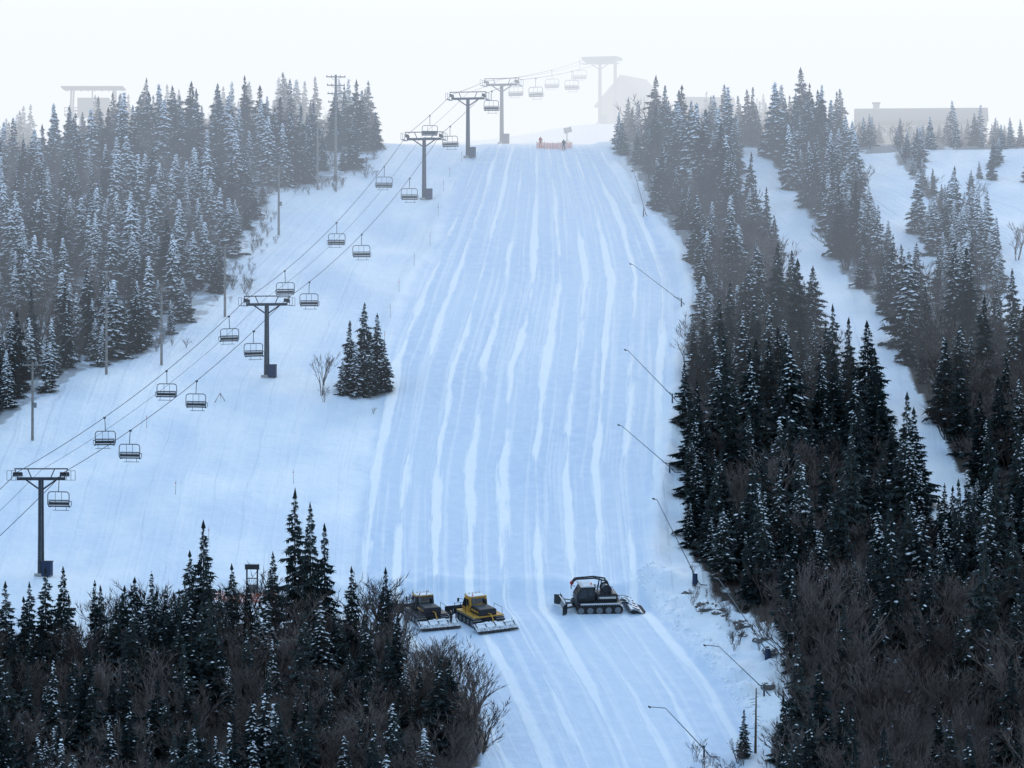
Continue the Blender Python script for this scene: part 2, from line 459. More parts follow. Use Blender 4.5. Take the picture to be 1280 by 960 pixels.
scatter("spruce_forest", 'dark'); scatter("frosted_spruce_forest", 'dusted'); scatter("snowy_spruce_forest", 'snowy'); scatter("bare_birch_forest", 'bare')

def hero(kind, x, y, h, w=1.0, name="spruce_tree"):
    m = RND.choice(K[kind]); o = bpy.data.objects.new(name, m); COL.objects.link(o)
    s = h / (7.6 if kind == 'bare' else 10.0)
    o.location = (x, y, H(x, y) - .1); o.scale = (s * w, s * w, s); o.rotation_euler = (0, 0, U(0, 6.28))
for k, x, y, h, w in (('dark', -22, 438, 14.6, .8), ('dark', -20.4, 437, 13.4, .75), ('dark', -18.9, 436, 11.6, .85), ('dark', -31.2, 437, 12.2, .95), ('dark', -32.5, 436, 9.5, 1),
                      ('dark', -41.3, 428, 8.8, .9), ('dark', -46.5, 431, 9.2, .9), ('dark', -12.6, 431, 8.8, .9), ('dark', -16, 431, 9, .9), ('dark', -28, 432, 9, 1), ('dark', -48, 430, 8, 1), ('dark', -24, 434, 9.5, .9),
                      ('dusted', -20.2, 538, 8.6, 1.1), ('dusted', -18.4, 539, 10.6, 1.1), ('dusted', -16.8, 538, 9.6, 1.1), ('snowy', -19.4, 536, 6.5, 1.1), ('dusted', -17.5, 536, 6, 1.4), ('dusted', -15.9, 537, 6.5, 1.1), ('snowy', -21, 536, 4.5, 1.0),
                      ('dark', 39.3, 529, 12.5, .85), ('dark', 41, 526, 11.6, .85), ('dark', 43, 512, 11, .95), ('dark', 45.2, 486, 11, 1), ('dark', 36.5, 619, 9, .9),
                      ('dark', 37, 471, 13, .8), ('dark', 34.5, 455, 12, .8), ('dark', 52.8, 478, 12, .8), ('dark', 55, 470, 13, .8), ('dark', 27.5, 424, 9.5, .8), ('dark', 58, 462, 13, .8), ('dark', 31, 484, 11.5, .85), ('dark', 28, 500, 11, .9), ('dark', 33, 520, 11.5, .9), ('dark', 47, 455, 11, .9), ('dark', 41, 448, 11, .9), ('dark', 51, 440, 11, .9), ('dark', 55, 448, 11.5, .9),
                      ('dark', 21.5, 401, 4.5, 1), ('dark', 24.5, 400, 4.0, 1), ('snowy', 66, 612, 10, .9), ('snowy', 68, 618, 9, .9), ('snowy', -21.6, 392, 7.5, 1.0), ('snowy', -8, 394, 5.2, 1.2), ('snowy', -19, 390, 5, 1.1)):
    hero(k, x, y, h, w)
hero('bare', -23.6, 535, 7.6, .75, "bare_tree"); hero('bare', -23.2, 532, 2.6, 1, "bare_shrub"); hero('bare', -17, 529, 1.2, 1, "bare_shrub")
mb = MB(); mb.cyl((0, 0, -.5), (.1, 0, 6), .14, .05, M_bark, 7)
for i in range(16):
    z = 1.5 + i * .27; a = U(0, 6.28); mb.cyl((.02, 0, z), (math.cos(a) * .7, math.sin(a) * .7, z - .1), .035, .012, M_bark, 4)
mb.obj("dead_tree", (22.6, 402, H(22.6, 402)))

# ------------------------------------------------------------------ chairlift
T = [(-68, 376, 11), (-49.8, 457, 11.3), (-30.9, 544, 10.2), (-13.3, 653, 10.2), (-7.0, 684.6, 10.4), (-1.7, 712, 10.8), (15.7, 770, 12.0)]
def tower(i):
    x, y, h = T[i]
    a = T[max(0, i - 1)]; b = T[min(len(T) - 1, i + 1)]
    ang = math.atan2(b[1] - a[1], b[0] - a[0]) - math.pi / 2
    mb = MB()
    mb.cyl((0, 0, -1), (0, 0, .25), .75, .7, M_conc, 12)
    mb.cyl((0, 0, .2), (0, 0, h - .9), .36, .27, M_steel, 14)
    mb.box((.75, -.2, .75), (1.0, .9, 1.5), M_blue); mb.box((.75, -.2, 1.55), (1.1, 1, .1), M_steel)
    mb.box((0, 0, h - 1.05), (5.3, .34, .34), M_steel)
    mb.cyl((0, 0, h - 2.3), (1.7, 0, h - 1.15), .09, .09, M_steel); mb.cyl((0, 0, h - 2.3), (-1.7, 0, h - 1.15), .09, .09, M_steel)
    for s in (-1, 1):
        mb.cyl((s * 1.1, 0, h - .9), (s * 1.5, 0, h + .0), .06, .06, M_steel)
        mb.cyl((s * 1.5, 0, h), (s * 2.95, 0, h), .07, .07, M_steel)
        mb.cyl((s * 2.95, 0, h), (s * 2.6, 0, h - .9), .05, .05, M_steel)
        mb.box((s * 2.6, 0, h - .72), (.14, 2.9, .2), M_steel)
        for k in range(6):
            yy = -1.25 + k * .5; mb.cyl((s * 2.55, yy, h - .55), (s * 2.65, yy, h - .55), .21, .21, M_dark, 12)
        mb.box((s * 3.05, 0, h - 1.2), (.55, 3.0, .05), M_galv)
        for yy in (-1.45, 0, 1.45): mb.cyl((s * 3.3, yy, h - 1.2), (s * 3.3, yy, h - .2), .03, .03, M_galv, 5)
        mb.cyl((s * 3.3, -1.45, h - .2), (s * 3.3, 1.45, h - .2), .03, .03, M_galv, 5)
    mb.cyl((-1.5, 0, h), (1.5, 0, h), .07, .07, M_steel)
    for s in (-.17, .17): mb.cyl((s, -.45, 1.6), (s, -.38, h - 1.2), .025, .025, M_galv, 4)
    for k in range(int((h - 3) / .35)): mb.cyl((-.17, -.44, 1.8 + k * .35), (.17, -.44, 1.8 + k * .35), .018, .018, M_galv, 4)
    if i == len(T) - 1:
        mb.box((0, 1.5, h - .2), (6.4, 4.2, .5), M_steel); mb.cyl((0, 2, h - .9), (0, 2, h - .5), 2.5, 2.5, M_dark, 24)
        mb.cyl((2.0, 3, -.5), (2.0, 3, h - .4), .3, .3, M_steel, 10)
    mb.obj("chairlift_tower", (x, y, H(x, y)), ang)
    return x, y, H(x, y) + h - .33, ang
tops = [tower(i) for i in range(len(T))]
def cable_pt(side, y):
    for a, b in zip(tops, tops[1:]):
        if y <= b[1] or b is tops[-1]:
            t = (y - a[1]) / (b[1] - a[1])
            pa = Vector((a[0] + side * math.cos(a[3]), a[1] + side * math.sin(a[3]), a[2])); pb = Vector((b[0] + side * math.cos(b[3]), b[1] + side * math.sin(b[3]), b[2]))
            p = pa.lerp(pb, t); ln = (pb - pa).length
            p.z -= 4 * t * (1 - t) * 1.5 * (ln / 95) ** 2
            return p
for side, nm in ((-2.6, "chairlift_cable"), (2.6, "chairlift_cable"), (0.0, "communication_cable")):
    mb = MB(); ps = []
    for a, b in zip(tops, tops[1:]):
        for k in range(14): ps.append(cable_pt(side, a[1] + (b[1] - a[1]) * k / 14 + 1e-4))
    ps.append(cable_pt(side, tops[-1][1]))
    if side == 0: ps = [p + Vector((0, 0, .2)) for p in ps]
    mb.pipe(ps, .035 if side else .02, M_dark, 5); mb.obj(nm)
def chair_mesh():
    mb = MB(); f = M_steel
    mb.box((0, 0, -.05), (.16, .5, .2), f)
    mb.pipe([(0, 0, 0), (0, -.15, -.5), (0, -.25, -1.5)], .045, f)
    w = 1.2
    mb.pipe([(-w, -.25, -1.85), (-w + .08, -.25, -1.66), (-w + .3, -.25, -1.55), (w - .3, -.25, -1.55), (w - .08, -.25, -1.66), (w, -.25, -1.85)], .05, f)
    for s in (-1, 1):
        mb.pipe([(s * w, -.25, -1.85), (s * w, -.25, -2.85), (s * w * .93, -.05, -3.15), (s * w * .93, .4, -3.12)], .05, f)
        mb.pipe([(s * w, -.2, -2.6), (s * w, .45, -2.55), (s * w, .42, -3.05)], .035, f)
    mb.pipe([(-.35, -.25, -1.55), (-.35, -.25, -2.9)], .025, f); mb.pipe([(.35, -.25, -1.55), (.35, -.25, -2.9)], .025, f)
    mb.box((0, .12, -3.08), (2.2, .55, .12), M_black)
    mb.box((0, -.2, -2.78), (2.25, .08, .3), M_black)
    mb.box((0, -.2, -2.44), (2.25, .06, .1), M_black)
    mb.pipe([(-w, .42, -2.55), (w, .42, -2.55)], .03, f)
    mb.pipe([(-.9, .55, -3.5), (.9, .55, -3.5)], .03, f)
    for s in (-.6, .6): mb.pipe([(s, .42, -2.55), (s, .55, -3.5)], .025, f)
    mb.box((0, .12, -2.99), (2.1, .4, .05), M_snowclump)
    return mb.mesh("chairlift_chair")
CM = chair_mesh()
for side, lst in ((-2.6, (486.5, 510, 536, 566.4, 600, 634.7, 668.6, 728, 749, 766)), (2.6, (430, 455.4, 479.7, 505, 529, 557.6, 592, 627.5, 659.5, 691, 722.6, 743.8))):
    for y in lst:
        p = cable_pt(side, y); q = cable_pt(side, y + 1)
        o = bpy.data.objects.new("chairlift_chair", CM); COL.objects.link(o)
        o.location = p; o.rotation_euler = (0, U(-.03, .03), math.atan2(q.y - p.y, q.x - p.x) - math.pi / 2 + (math.pi if side < 0 else 0) + U(-.08, .08))

# ------------------------------------------------------------------ poles
def pole(x, y, h, arms=1, r=.18):
    mb = MB(); mb.cyl((0, 0, -1), (0, 0, h), r, r * .7, M_wood, 8)
    for k in range(arms):
        z = h - .35 - k * 1.3; w = 1.2 if arms == 1 else 1.5 - .1 * k
        mb.box((0, -.17, z), (2 * w, .13, .16), M_wood)
        for s in (-w + .1, -w * .45, w * .45, w - .1): mb.cyl((s, -.17, z + .05), (s, -.17, z + .3), .06, .04, M_galv, 6)
        for s in (-1, 1): mb.cyl((s * w * .6, -.16, z), (0, -.14, z - .6), .03, .03, M_galv, 4)
    mb.box((.28, 0, h * .45), (.35, .4, .6), M_galv)
    mb.obj("utility_pole", (x, y, H(x, y)), U(-.3, .3))
PP = [(-57.0, 513.5, 9.3), (-51.0, 543, 10), (-44.6, 549.5, 9.8), (-38.3, 576, 9.6), (-34.0, 629, 10.2), (-29.8, 661, 10.5)]
for x, y, h in PP: pole(x, y, h)
pole(-27.3, 668, 16.5, 4, .24)
mb = MB()
for s in (-.9, .9):
    for a, b in zip(PP, PP[1:]):
        A = Vector((a[0] + s, a[1], H(a[0], a[1]) + a[2])); Bq = Vector((b[0] + s, b[1], H(b[0], b[1]) + b[2])); ps = []
        for k in range(9):
            t = k / 8; p = A.lerp(Bq, t); p.z -= 2.2 * t * (1 - t); ps.append(p)
        mb.pipe(ps, .012, M_galv, 4)
mb.obj("power_lines")
for x, y, dx, dz, tip in ((22.8, 581, -6.5, 5.6, .2), (19.6, 528, -5.4, 6.3, .2), (18.1, 496, -5.5, 5.4, .2), (19.2, 453.6, -4, 9, .2), (25.3, 428, -4.9, 8.2, .4), (24.4, 418.7, -4.4, 4.9, 1.2), (17.8, 401, -3.6, 4.6, 1.3), (19.5, 640, -1.4, 6.6, .1)):
    mb = MB()
    mb.cyl((0, 0, -.6), (0, 0, 1.1), .10, .08, M_steel, 8)
    if 425 < y < 460: mb.cyl((0, -.02, .1), (0, -.02, 1.25), .3, .27, M_blue, 10)
    p0 = Vector((.35, 0, .4)); p1 = Vector((dx, -.6, dz))
    mb.cyl(p0, p1, .055, .035, M_galv, 7)
    mb.cyl(p1, p1 + Vector((-tip - .15, 0, .12)), .045, .04, M_galv, 7)
    mb.cyl(p1 + Vector((-tip - .05, 0, .05)), p1 + Vector((-tip - .3, 0, .16)), .09, .07, M_dark, 8)
    mb.pipe([p0.lerp(p1, .2) + Vector((0, 0, -.1)), (0, 0, 1.0)], .04, M_steel)
    mb.pipe([(.2, -.1, .5), (.6, -.3, .1), (1.3, -.2, .05)], .05, M_dark)
    mb.obj("snowmaking_lance", (x, y, H(x, y)))
for y in (548, 560, 574, 588, 604, 622, 640, 656, 668, 680):
    x = lerp_poly(PL, y) - .9; mb = MB(); mb.cyl((0, 0, -.3), (U(-.1, .1), 0, 1.9), .03, .02, M_wood, 5); mb.cyl((0, 0, 1.3), (0, 0, 1.45), .05, .05, M_orange, 6)
    mb.obj("trail_marker_pole", (x, y, H(x, y)))
for x, y in ((-44, 520), (-25, 494), (-38, 488), (-21, 463), (-33, 470)):
    mb = MB(); mb.cyl((0, 0, -.3), (.05, 0, 1.6), .03, .02, M_wood, 5); mb.cyl((0, 0, 1.2), (0, 0, 1.35), .045, .045, M_orange, 6); mb.obj("trail_marker_pole", (x, y, H(x, y)))

def net(pl, h=1.2):
    mb = MB()
    for (xa, ya), (xb, yb) in zip(pl, pl[1:]):
        n = max(1, int(math.hypot(xb - xa, yb - ya) / .9))
        for k in range(n):
            a = Vector((xa + (xb - xa) * k / n, ya + (yb - ya) * k / n, 0)); b = Vector((xa + (xb - xa) * (k + 1) / n, ya + (yb - ya) * (k + 1) / n, 0))
            a.z = H(a.x, a.y); b.z = H(b.x, b.y)
            up = Vector((0, 0, 1))
            mb.cyl(a - up * .2, a + up * (h + .2), .03, .03, M_wood, 5)
            for j in range(6):
                z = .12 + (h - .15) * j / 5
                mb.face((a + up * (z - .035), b + up * (z - .035), b + up * (z + .035), a + up * (z + .035)), M_orange)
            for j in range(5):
                p = a.lerp(b, j / 5) + Vector((0, -.012, 0)); d = (b - a) * .035
                mb.face((p - d + up * .08, p + d + up * .08, p + d + up * h, p - d + up * h), M_orange)
    mb.obj("orange_safety_fence")
net([(4.0, 695), (6.5, 694), (9.7, 695)], 1.0); net([(-31.5, 450), (-28, 450.5), (-24.5, 452)], 1.0)
mb = MB()
for s in (-.55, .55): mb.box((s, 0, 1.3), (.16, .3, 3.0), M_steel)
mb.box((0, 0, 2.9), (1.5, .5, .55), M_black); mb.box((0, 0, 3.2), (1.6, .6, .08), M_snowclump); mb.box((0, 0, 1.7), (.95, .1, .1), M_steel)
mb.box((0, 0, .6), (.95, .3, .9), M_galv)
mb.obj("lift_control_gate", (-27.2, 452.5, H(-27.2, 452.5) + .2))
mb = MB()
for s in (-1, 1): mb.cyl((s * .7, 0, -.1), (0, 0, 1.1), .05, .04, M_wood, 5)
mb.cyl((0, 0, 1.1), (0, 1.4, .5), .05, .04, M_wood, 5); mb.obj("drift_fence_frame", (-36, 533, H(-36, 533)))

# ------------------------------------------------------------------ groomers
def groomer(x, y, head, body, accent, winch, sc=1.0):
    nrm = Vector((H(x - 2, y) - H(x + 2, y), H(x, y - 2) - H(x, y + 2), 4)).normalized()
    f = Vector((math.cos(head), math.sin(head), 0)); f = (f - nrm * f.dot(nrm)).normalized(); s = nrm.cross(f)
    e = empty("snow_groomer"); M = Matrix((f, s, nrm)).transposed().to_4x4()
    e.matrix_world = Matrix.Translation((x, y, H(x, y) + .02)) @ M @ Matrix.Scale(sc, 4)
    def ch(mb, nm, bev=0): o = mb.obj(nm, bevel=bev); o.parent = e
    for sd in (-1, 1):
        mb = MB(); prof = []
        for k in range(9): a = math.pi / 2 + math.pi * k / 8; prof.append((-2.1 + .48 * math.cos(a), .5 + .48 * math.sin(a)))
        for k in range(9): a = -math.pi / 2 + math.pi * k / 8; prof.append((2.0 + .42 * math.cos(a), .5 + .42 * math.sin(a)))
        ya, yb = (sd * .95, sd * 2.0) if sd > 0 else (sd * 2.0, sd * .95)
        mb.extrude_y(prof, ya, yb, M_dark)
        for k in range(18):
            xx = -2.1 + 4.1 * k / 17
            mb.box((xx, (ya + yb) / 2, 1.01), (.06, 1.1, .07), M_alu)
        for k in range(5): a = math.pi / 2 + math.pi * (k + .5) / 5; mb.box((-2.1 + .5 * math.cos(a), (ya + yb) / 2, .5 + .5 * math.sin(a)), (.08, 1.1, .08), M_alu)
        for k in range(5): xx = -2.0 + k * 1.0; mb.cyl((xx, sd * 1.98, .45), (xx, sd * 2.04, .45), .34, .34, M_galv, 14)
        ch(mb, "track")
    mb = MB(); mb.box((-.1, 0, .8), (4.6, 1.8, .6), M_black); mb.box((-.1, 0, 1.16), (4.7, 3.9, .1), body)
    if winch: mb.box((-.1, -1.97, 1.16), (4.3, .06, .16), M_white); mb.box((-.1, 1.97, 1.16), (4.3, .06, .16), M_white)
    ch(mb, "chassis", .03)
    mb = MB(); cab = [(.35, 1.22), (2.25, 1.22), (2.35, 1.7), (1.75, 2.75), (.5, 2.8), (.3, 2.0)]
    mb.extrude_y(cab, -1.15, 1.15, body); ch(mb, "cab", .05)
    mb = MB()
    for sd in (-1, 1):
        yy = sd * 1.16; yb = yy + sd * .02
        mb.extrude_y([(.5, 1.85), (1.1, 1.85), (1.1, 2.6), (.6, 2.6)], min(yy, yb), max(yy, yb), M_glass)
        mb.extrude_y([(1.2, 1.6), (2.15, 1.6), (2.2, 1.75), (1.72, 2.6), (1.2, 2.6)], min(yy, yb), max(yy, yb), M_glass)
    mb.face(((2.37, -1.0, 1.75), (2.37, 1.0, 1.75), (1.83, 1.0, 2.68), (1.83, -1.0, 2.68)), M_glass)
    mb.face(((.28, -.9, 2.05), (.28, .9, 2.05), (.46, .9, 2.68), (.46, -.9, 2.68)), M_glass); ch(mb, "windows")
    mb = MB(); mb.box((1.15, 0, 2.85), (1.5, 2.2, .1), accent)
    for k in range(5): mb.cyl((1.9, -.9 + k * .45, 2.97), (1.99, -.9 + k * .45, 2.97), .1, .1, M_lamp, 8)
    mb.cyl((.7, .6, 2.9), (.7, .6, 3.15), .09, .07, M_orange, 8); mb.box((1.1, 0, 2.93), (1.1, 1.9, .06), M_snowclump)
    for sd in (-1, 1): mb.pipe([(2.1, sd * 1.15, 2.3), (2.45, sd * 1.55, 2.4)], .03, M_black); mb.box((2.45, sd * 1.6, 2.2), (.06, .25, .45), M_black)
    ch(mb, "roof_and_lights")
    mb = MB(); mb.box((-1.0, 0, 1.55), (2.3, 2.2, .68), body if winch else M_black); mb.box((-1.0, 0, 1.93), (2.2, 2.0, .08), M_black)
    mb.box((-1.0, -1.13, 1.6), (1.9, .04, .22), accent); mb.box((-1.0, 1.13, 1.6), (1.9, .04, .22), accent)
    mb.cyl((.05, .8, 1.9), (.05, .8, 3.0), .08, .08, M_galv, 8); mb.cyl((.05, -.8, 1.9), (.05, -.8, 2.6), .12, .12, M_black, 8)
    for k in range(5): mb.box((-1.8 + k * .4, 0, 1.99), (.12, 1.7, .05), M_galv)
    for sd in (-1, 1):
        mb.pipe([(-2.1, sd * 1.85, 1.2), (-2.1, sd * 1.85, 2.0), (.0, sd * 1.85, 2.0), (.0, sd * 1.85, 1.2)], .03, M_black)
    ch(mb, "engine_deck", .02)
    if winch:
        mb = MB(); mb.cyl((-1.0, -.6, 2.35), (-1.0, .6, 2.35), .42, .42, M_galv, 16)
        for sd in (-.65, .65): mb.cyl((-1, sd - .04, 2.35), (-1, sd + .04, 2.35), .55, .55, M_black, 16)
        for sd in (-.9, .9): mb.pipe([(-1.5, sd, 1.9), (-1.0, sd * .7, 3.3), (.3, sd * .4, 3.6), (2.3, sd * .3, 3.5), (2.7, sd * .2, 3.1)], .09, M_black, 8); mb.pipe([(-.3, sd, 1.9), (-.4, sd * .6, 3.4)], .07, M_black, 6)
        for xx, w in ((-1, .65), (.3, .36), (1.3, .33), (2.3, .27)): mb.pipe([(xx, -w, 3.3 if xx < 0 else 3.55), (xx, w, 3.3 if xx < 0 else 3.55)], .06, M_black)
        mb.cyl((2.7, -.1, 3.05), (2.7, .1, 3.05), .2, .2, M_red, 12); ch(mb, "winch_boom")
    mb = MB(); pr = []
    for k in range(9): a = -1.0 + 2.0 * k / 8; pr.append((4.0 - .5 * math.cos(a), .72 + .62 * math.sin(a)))
    for k in range(8, -1, -1): a = -1.0 + 2.0 * k / 8; pr.append((3.92 - .5 * math.cos(a), .72 + .62 * math.sin(a)))
    mb.extrude_y(pr, -1.7, 1.7, M_alu if winch else M_black)
    for sd in (-1, 1):
        vs = [Vector(p) for p in ((3.5, sd * 1.72, .15), (4.1, sd * 2.55, .12), (4.1, sd * 2.55, 1.15), (3.5, sd * 1.72, 1.3))]
        off = Vector((-.06, sd * .03, 0)); mb.mesh_part(vs + [v + off for v in vs], [(0, 1, 2, 3), (4, 7, 6, 5), (0, 4, 5, 1), (3, 2, 6, 7), (1, 5, 6, 2), (0, 3, 7, 4)], M_black)
        mb.pipe([(2.3, sd * .7, .7), (3.4, sd * .9, .5)], .1, M_black); mb.pipe([(2.3, sd * .4, 1.0), (3.4, sd * .7, 1.1)], .06, M_galv)
    for k in range(5): mb.box((3.62, -1.5 + k * .75, 1.35), (.05, .06, .35), M_black)
    mb.pipe([(3.62, -1.6, 1.52), (3.62, 1.6, 1.52)], .03, M_black)
    ch(mb, "front_blade")
    mb = MB(); mb.pipe([(-2.3, .6, .8), (-3.2, .5, .9), (-3.6, .4, .6)], .09, M_black); mb.pipe([(-2.3, -.6, .8), (-3.2, -.5, .9), (-3.6, -.4, .6)], .09, M_black)
    mb.cyl((-3.6, -2.4, .36), (-3.6, 2.4, .36), .27, .27, M_black, 12)
    mb.extrude_y([(-3.2, .4), (-3.3, .68), (-3.7, .76), (-4.3, .45), (-4.7, .14), (-4.66, .1), (-4.2, .36), (-3.6, .6), (-3.3, .5)], -2.6, 2.6, M_alu)
    for k in range(5): mb.box((-3.9, -2.4 + k * 1.2, .70), (.9, .07, .09), M_black, Matrix.Rotation(.42, 3, 'Y').inverted())
    for k in range(7): mb.box((-3.55 + U(-.3, .2), U(-2.2, 2.2), .78), (U(.3, .6), U(.4, 1.0), U(.05, .12)), M_snowclump)
    mb.extrude_y([(-4.6, .14), (-5.15, .06), (-5.15, .03), (-4.6, .09)], -2.55, 2.55, M_dark)
    mb.pipe([(-2.2, 0, 1.5), (-3.0, 0, 1.55), (-3.7, 0, .85)], .07, accent)
    ch(mb, "rear_tiller")
groomer(8.7, 448.6, math.radians(190), M_black, M_white, True, .97)
groomer(-3.3, 442.5, math.radians(116), M_yellow, M_yellow, False, .88)
groomer(-8.8, 443, math.radians(112), M_black, M_yellow, False, .85)

# ------------------------------------------------------------------ people
def person(name, x, y, head, jm, skis=False):
    V = [(0, 0, .95), (0, .01, 1.2), (0, 0, 1.42), (0, .01, 1.54), (0, .03, 1.66), (0, .03, 1.74),
         (.19, 0, 1.42), (.27, .05, 1.16), (.24, .22, 1.0), (.24, .29, .97), (-.19, 0, 1.42), (-.28, .02, 1.16), (-.25, .17, .98), (-.25, .23, .94),
         (.1, 0, .9), (.13, .06, .5), (.14, -.02, .1), (.15, .16, .05), (-.1, 0, .9), (-.13, .04, .5), (-.15, -.04, .1), (-.16, .13, .05)]
    E = [(0, 1), (1, 2), (2, 3), (3, 4), (4, 5), (2, 6), (6, 7), (7, 8), (8, 9), (2, 10), (10, 11), (11, 12), (12, 13), (0, 14), (14, 15), (15, 16), (16, 17), (0, 18), (18, 19), (19, 20), (20, 21)]
    Rr = [.16, .15, .17, .065, .11, .085, .09, .065, .045, .04, .09, .065, .045, .04, .11, .08, .06, .05, .11, .08, .06, .05]
    me = bpy.data.meshes.new(name); me.from_pydata(V, E, [])
    o = bpy.data.objects.new(name + "_tmp", me); COL.objects.link(o)
    sk = o.modifiers.new("s", 'SKIN'); sb = o.modifiers.new("u", 'SUBSURF'); sb.levels = 2
    for i, d in enumerate(me.skin_vertices[0].data): d.radius = (Rr[i], Rr[i]); d.use_root = (i == 0)
    dg = bpy.context.evaluated_depsgraph_get(); m2 = bpy.data.meshes.new_from_object(o.evaluated_get(dg))
    bpy.data.objects.remove(o)
    m2.materials.clear()
    for m in (jm, M_black, M_skin, M_dark): m2.materials.append(m)
    for p in m2.polygons:
        c = p.center; p.use_smooth = True
        p.material_index = 3 if c.z < .16 or c.z > 1.69 else 1 if c.z < .95 and abs(c.x) < .22 else 2 if (c.z > 1.55) else 0
    m2.name = name
    o = bpy.data.objects.new(name, m2); COL.objects.link(o); o.location = (x, y, H(x, y) + .03); o.rotation_euler = (0, 0, head - math.pi / 2)
    if skis:
        mb = MB()
        for s in (-.15, .15):
            mb.box((s, .1, .0), (.09, 1.6, .02), M_red); mb.box((s, .97, .05), (.08, .2, .015), M_red, Matrix.Rotation(.5, 3, 'X'))
        for s in (-1, 1): mb.cyl((s * .25, .25, .98), (s * .34, .12, .0), .012, .01, M_galv, 5)
        k = mb.obj("skis_and_poles"); k.parent = o
person("skier", 8.3, 693.0, math.radians(250), M_black, True)
person("skier", 4.6, 696.5, math.radians(290), M_red, True)
person("groomer_operator", -6.2, 440.3, math.radians(200), M_black)

mb = MB(); mb.cyl((-.5, 0, 2.2), (.6, 0, 2.5), .5, .42, M_galv, 16); mb.cyl((.6, 0, 2.5), (.75, 0, 2.54), .48, .48, M_black, 16); mb.cyl((0, 0, 0), (0, 0, 2.0), .08, .08, M_steel, 8)
for a in (0, 2.1, 4.2): mb.cyl((0, 0, .8), (math.cos(a) * 1.1, math.sin(a) * 1.1, -.1), .05, .05, M_steel, 6)
mb.obj("snowmaking_fan_gun", (9.2, 722, H(9.2, 722)))

# ------------------------------------------------------------------ buildings
def house(name, x, y, w, d, hw, hr, rot, wins, chimney=True, dz=-.5):
    z = min(H(x, y), H(x + w / 2, y), H(x - w / 2, y)) + dz
    e = empty(name, (x, y, z), rot)
    mb = MB(); mb.box((0, 0, hw / 2), (w, d, hw), M_darkwood)
    if dz > 0: mb.box((0, 0, -dz), (w - .3, d - .3, 2 * dz), M_conc)
    mb.mesh_part([(-w / 2, -d / 2, hw), (-w / 2, d / 2, hw), (-w / 2, 0, hw + hr - .05), (w / 2, -d / 2, hw), (w / 2, d / 2, hw), (w / 2, 0, hw + hr - .05)], [(0, 2, 1), (3, 4, 5)], M_darkwood); mb.obj("walls", parent=e)
    mb = MB(); o = .8; sl = hr / (d / 2)
    pr = [(-d / 2 - o, hw - o * sl), (0, hw + hr), (d / 2 + o, hw - o * sl), (d / 2 + o, hw - o * sl + .28), (0, hw + hr + .3), (-d / 2 - o, hw - o * sl + .28)]
    n = 6; vs = [(-w / 2 - o, a, b) for a, b in pr] + [(w / 2 + o, a, b) for a, b in pr]
    mb.mesh_part(vs, [(i, (i + 1) % n, n + (i + 1) % n, n + i) for i in range(n)] + [(0, 1, 4, 5), (1, 2, 3, 4), (6, 11, 10, 7), (7, 10, 9, 8)], M_roof); mb.obj("roof", parent=e)
    mb = MB()
    for k in range(wins):
        xx = -w / 2 + w * (k + .5) / wins
        mb.box((xx, -d / 2 - .02, hw * .6), (1.3, .1, 1.3), M_glass)
        for s in (-.7, .7): mb.box((xx + s, -d / 2 - .05, hw * .6), (.1, .14, 1.5), M_white)
        for s in (-.7, .7): mb.box((xx, -d / 2 - .05, hw * .6 + s), (1.28, .13, .1), M_white)
    mb.obj("windows", parent=e)
    mb = MB(); mb.box((w * .3, -d / 2 - .03, 1.6), (1.1, .1, 2.2), M_red); mb.obj("door", parent=e)
    if chimney:
        mb = MB(); mb.box((-w * .36, 0, hw + hr + .2), (1.1, 1.1, 1.8), M_conc); mb.box((-w * .36, 0, hw + hr + 1.2), (1.4, 1.4, .2), M_roof); mb.obj("chimney", parent=e)
house("lift_station_building", 22.0, 782, 9, 9, 6.0, 4.6, math.radians(62), 3, False)
house("ski_lodge", 69.5, 733, 21, 9, 4.4, 2.1, math.radians(-5), 8, True, -.3)
house("patrol_cabin", 34.5, 752, 7, 6, 4.2, 3.0, math.radians(8), 2, False, .4)
tx, ty = -72.0, 742
e = empty("observation_tower", (tx, ty, H(tx, ty) - 1.6))
mb = MB()
for sx in (-1, 1):
    for sy in (-1, 1):
        mb.cyl((sx * 4.2, sy * 2.2, 0), (sx * 3.6, sy * 1.9, 14.6), .2, .17, M_darkwood, 6)
    mb.cyl((sx * 4.2, -2.2, .5), (sx * 3.9, 2.0, 9), .1, .1, M_darkwood, 5)
mb.cyl((-4.1, -2.2, 1), (3.8, -2.0, 9.5), .1, .1, M_darkwood, 5); mb.cyl((4.1, -2.2, 1), (-3.8, -2.0, 9.5), .1, .1, M_darkwood, 5); mb.cyl((0, -2, 9.8), (0, -2, 14.5), .12, .12, M_darkwood, 5); mb.obj("legs", parent=e)
mb = MB(); mb.box((0, 0, 10), (9.6, 5.2, .35), M_darkwood)
for yy in (-2.6, 2.6):
    for z in (10.6, 11.2): mb.box((0, yy, z), (9.6, .1, .14), M_darkwood)
    for k in range(17): mb.box((-4.7 + k * .5875, yy + .11, 10.7), (.08, .08, 1.1), M_darkwood)
mb.obj("deck_and_railing", parent=e)
mb = MB(); mb.box((0, .4, 11.6), (5.4, 2.6, 2.9), M_darkwood); mb.box((-1.3, -.93, 12), (1.3, .08, 1.1), M_glass); mb.box((1.3, -.93, 12), (1.3, .08, 1.1), M_glass); mb.obj("cabin", parent=e)
mb = MB(); mb.box((0, 0, 14.75), (10.6, 6.2, .25), M_roof)
for k in range(9): mb.box((-4.8 + k * 1.2, 0, 14.55), (.12, 6.3, .14), M_darkwood)
mb.obj("flat_roof", parent=e)

